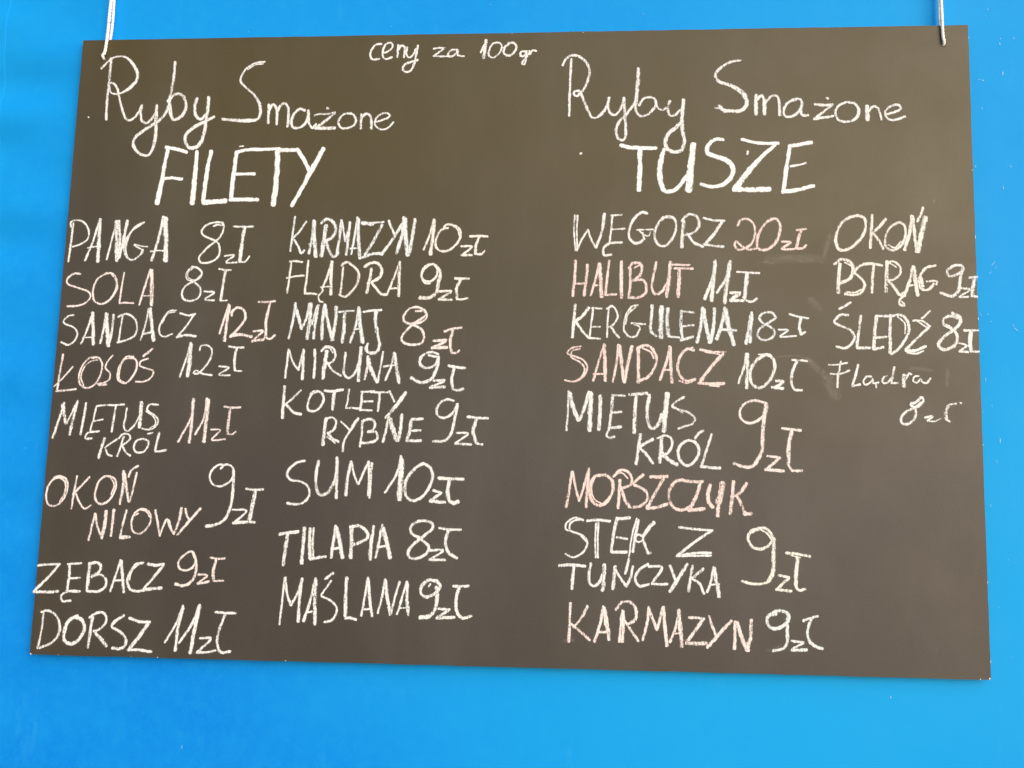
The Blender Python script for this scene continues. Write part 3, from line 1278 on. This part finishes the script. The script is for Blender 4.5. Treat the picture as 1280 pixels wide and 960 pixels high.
# ------------------------------------------------------------------ the chalk writing, stroke by stroke on the board's face
blocks, cur = [], None
for line in STROKES.strip().splitlines():
    if line.startswith('@'):
        _, x0, y0, ck, w, txt = line.split(' ', 5)
        cur = dict(x=float(x0), y=float(y0), c=ck, w=float(w), txt=txt, st=[]); blocks.append(cur)
        continue
    w = cur['w']; pts, cor = [], []
    sc = 1280 / 140 if (cur['x'], cur['y']) == (1140, 780) else 5.0
    for tok in line.split():
        if tok[0] == 'w': w = float(tok[1:]); continue
        c_ = tok.endswith('!'); tok = tok.rstrip('!')
        pw = w
        if ':' in tok: tok, q = tok.split(':'); pw = float(q)
        a, b = tok.split(',')
        pts.append((cur['x'] + float(a) / sc, cur['y'] + float(b) / sc, pw / 5.0)); cor.append(c_)
    cur['st'].append((pts, cor))
words = {}
order = []
for b in blocks:
    last = order[-1] if order else None
    if last and last[0]['txt'] == b['txt'] == 'KERGULENA': last.append(b)
    elif b['txt'] == 'smudge' and any(q[0]['txt'] == 'smudge' for q in order): next(q for q in order if q[0]['txt'] == 'smudge').append(b)
    elif b['txt'] == 'speck' and any(q[0]['txt'] == 'speck' for q in order): next(q for q in order if q[0]['txt'] == 'speck').append(b)
    else: order.append([b])

def ribbon(pts, width_scale, y, V, Fc, UV, jitter, useed, pad=0.35):
    """a flat stroke: pts in photo pixels carried onto the board's face, round uneven ends"""
    n = len(pts)
    P = [to_plane(p[0], p[1]) - Vector((0, 0, UP)) for p in pts]
    HW = []
    for i, p in enumerate(pts):
        HW.append(p[2] * 0.00088 / 2 * width_scale)
    T = []
    for i in range(n):
        d = P[min(n - 1, i + 1)] - P[max(0, i - 1)]
        d.y = 0; T.append(d.normalized() if d.length > 1e-9 else Vector((1, 0, 0)))
    # caps
    h0, h1 = HW[0], HW[-1]
    P = [P[0] - T[0] * h0 * pad * 1.6, P[0] - T[0] * h0 * pad] + P + [P[-1] + T[-1] * h1 * pad, P[-1] + T[-1] * h1 * pad * 1.6]
    HW = [h0 * 0.45, h0 * 0.82] + HW + [h1 * 0.82, h1 * 0.45]
    T = [T[0], T[0]] + T + [T[-1], T[-1]]
    k = len(V); s = useed; e1 = e2 = 0.0
    for i, (p, t, h) in enumerate(zip(P, T, HW)):
        if i: s += (p - P[i - 1]).length * 100; y -= 0.0000008      # a later touch lies on an earlier one where they cross
        e1 = 0.5 * e1 + random.uniform(-jitter, jitter); e2 = 0.5 * e2 + random.uniform(-jitter, jitter)
        nrm = Vector((-t.z, 0, t.x))
        a = p + nrm * h * (1 + e1); b = p - nrm * h * (1 + e2)
        V.append((a.x, y, a.z)); UV.append((s / 100 * 10, 1.0))
        V.append((p.x, y, p.z)); UV.append((s / 100 * 10, 0.0))
        V.append((b.x, y, b.z)); UV.append((s / 100 * 10, -1.0))
        if i:
            q = k + i * 3
            Fc.append((q - 3, q - 2, q + 1, q)); Fc.append((q - 2, q - 1, q + 2, q + 1))

COLOUR = {'S': 'thick white', 'W': 'white', 'Y': 'cream white', 'P': 'faintly pink white', 'R': 'pink', 'C': 'cool white', 'D': 'rubbed'}
base_slot = 0
for wi, grp in enumerate(order):
    V, Fc, UV, MI = [], [], [], []
    mats = []
    y = -0.0002 - 0.00004 * (wi % 5)
    txt = grp[0]['txt']
    mats.append(CH['H'])
    if txt not in ('smudge', 'speck'):                    # fine dust fallen round the letters
        for b in grp:
            for pts, cor in b['st']:
                if len(pts) < 2: continue
                c_ = [(p[0], p[1], p[2]) for p in catmull(pts, cor)][::2]
                if len(c_) < 2: continue
                c_ = [(p[0], p[1], p[2] + 6.0) for p in c_]
                f0_ = len(Fc); y -= 0.0000016
                ribbon(c_, 1.0, y, V, Fc, UV, 0.10, random.uniform(0, 500), pad=0.4)
                MI += [0] * (len(Fc) - f0_)
    y -= 0.00002
    for b in grp:
        if CH[b['c']] not in mats: mats.append(CH[b['c']])
        mi = mats.index(CH[b['c']])
        for pts, cor in b['st']:
            if len(pts) < 2: pts = pts + [(pts[0][0] + 1, pts[0][1], pts[0][2])]; cor = cor + [False]
            c_ = catmull(pts, cor)
            y -= 0.000012
            f0_ = len(Fc)
            ribbon(c_, {'D': 1.0, 'S': 1.22}.get(b['c'], 1.12), y, V, Fc, UV, 0.13 if b['c'] != 'D' else 0.1, random.uniform(0, 500))
            MI += [mi] * (len(Fc) - f0_)
    if txt == 'smudge': nm, lab = 'chalk_smudge', 'pale rubbed chalk smears left on the board'
    elif txt == 'speck': nm, lab = 'chalk_speck', 'tiny stray dots of chalk'
    else:
        nm = 'chalk_price' if txt[0].isdigit() else 'chalk_word'
        lab = '"%s" handwritten in %s chalk' % (txt, COLOUR[grp[0]['c']])
    o = link_mesh(nm, V, Fc, mats, board, uvs={'stroke': UV}, mat_idx=MI)
    o['label'] = lab
    if txt in ('smudge', 'speck'): o['kind'] = 'stuff'

# ------------------------------------------------------------------ the two cords: each a doubled string through its hole
m_cord, nt, bs, _ = mat('white_cord')
v = objvec(nt)
c = mixcol(nt, maprange(nt, noise(nt, v, 300, 3), 0.35, 0.65, 0, 1), (0.90, 0.90, 0.89), (0.95, 0.95, 0.94))
nt.links.new(c, bs.inputs['Base Color']); bs.inputs['Roughness'].default_value = 0.85

def twisted(path, r, name, parent, twist=0.008):
    """two plies twisted round each other along a path of points"""
    # resample
    pts = []
    for a, b in zip(path[:-1], path[1:]):
        k = max(1, int((b - a).length / 0.0011))
        pts += [a.lerp(b, i / k) for i in range(k)]
    pts.append(path[-1])
    V, Fc = [], []
    for ply in range(2):
        s = 0.0; base = len(V)
        for i, p in enumerate(pts):
            t = (pts[min(len(pts) - 1, i + 1)] - pts[max(0, i - 1)]).normalized()
            if i: s += (p - pts[i - 1]).length
            u = t.cross(Vector((1, 0, 0))).normalized(); w = t.cross(u)
            ang = 2 * math.pi * s / twist + ply * math.pi
            c0 = p + (u * math.cos(ang) + w * math.sin(ang)) * r * 0.24
            for k in range(8):
                a = k * math.pi / 4
                V.append(tuple(c0 + (u * math.cos(a) + w * math.sin(a)) * r * 0.80))
            if i:
                q = base + i * 8
                for k in range(8):
                    Fc.append((q - 8 + k, q - 8 + (k + 1) % 8, q + (k + 1) % 8, q + k))
        Fc.append(tuple(base + k for k in range(8)))
        Fc.append(tuple(len(V) - 1 - k for k in range(8)))
    return link_mesh(name, V, Fc, [m_cord], parent, smooth=True)

def smooth_path(P, n=12):
    pts = [(p.x, p.y, p.z) for p in P]
    out = []
    Q = [P[0] * 2 - P[1]] + P + [P[-1] * 2 - P[-2]]
    for i in range(1, len(Q) - 2):
        for s in range(n):
            t = s / n
            out.append(0.5 * ((2 * Q[i]) + (Q[i + 1] - Q[i - 1]) * t + (2 * Q[i - 1] - 5 * Q[i] + 4 * Q[i + 1] - Q[i + 2]) * t * t + (3 * Q[i] - Q[i - 1] - 3 * Q[i + 1] + Q[i + 2]) * t ** 3))
    out.append(P[-1])
    return out

def cord(label, hole, front, back, r):
    o = bpy.data.objects.new('hanging_cord', None); o.location = hole; COL.objects.link(o)
    tag(o, label, 'cord', 'white cords the chalkboard hangs from')
    # front strand: out of the hole, over the face, up past the top edge
    P = [hole + Vector((0, TH, 0)), hole + Vector((0, -0.0002, 0.0004)), hole + Vector((0, -0.0022, 0.0030))]
    for px, py in front: P.append(to_plane(px, py, -0.0022))
    d = (P[-1] - P[-2]).normalized(); P.append(P[-1] + d * 0.30 + Vector((0, 0.004, 0)))
    a = twisted([p - hole for p in smooth_path(P)], r, 'strand', o)
    P2 = [hole + Vector((0, TH, 0)), hole + Vector((0, TH + 0.0024, 0.004))]
    for px, py in back: P2.append(to_plane(px, py, TH + 0.0026))
    d = (P2[-1] - P2[-2]).normalized(); P2.append(P2[-1] + d * 0.30)
    b = twisted([p - hole for p in smooth_path(P2)], r, 'strand', o)
    return o
cord('white doubled cord through the top left corner hole of the dark chalkboard', HOLES[0],
     [(131.3, 64), (134.3, 45), (136.8, 22), (138.9, 0)], [(134.5, 62), (138.8, 44), (141.2, 22), (142.6, 0)], 0.00185)
cord('white doubled cord through the top right corner hole of the dark chalkboard', HOLES[1],
     [(1178.6, 45), (1177.6, 28), (1176.7, 12), (1176.2, 0)], [(1176.4, 44), (1174.9, 28), (1174.2, 12), (1174.0, 0)], 0.00185)
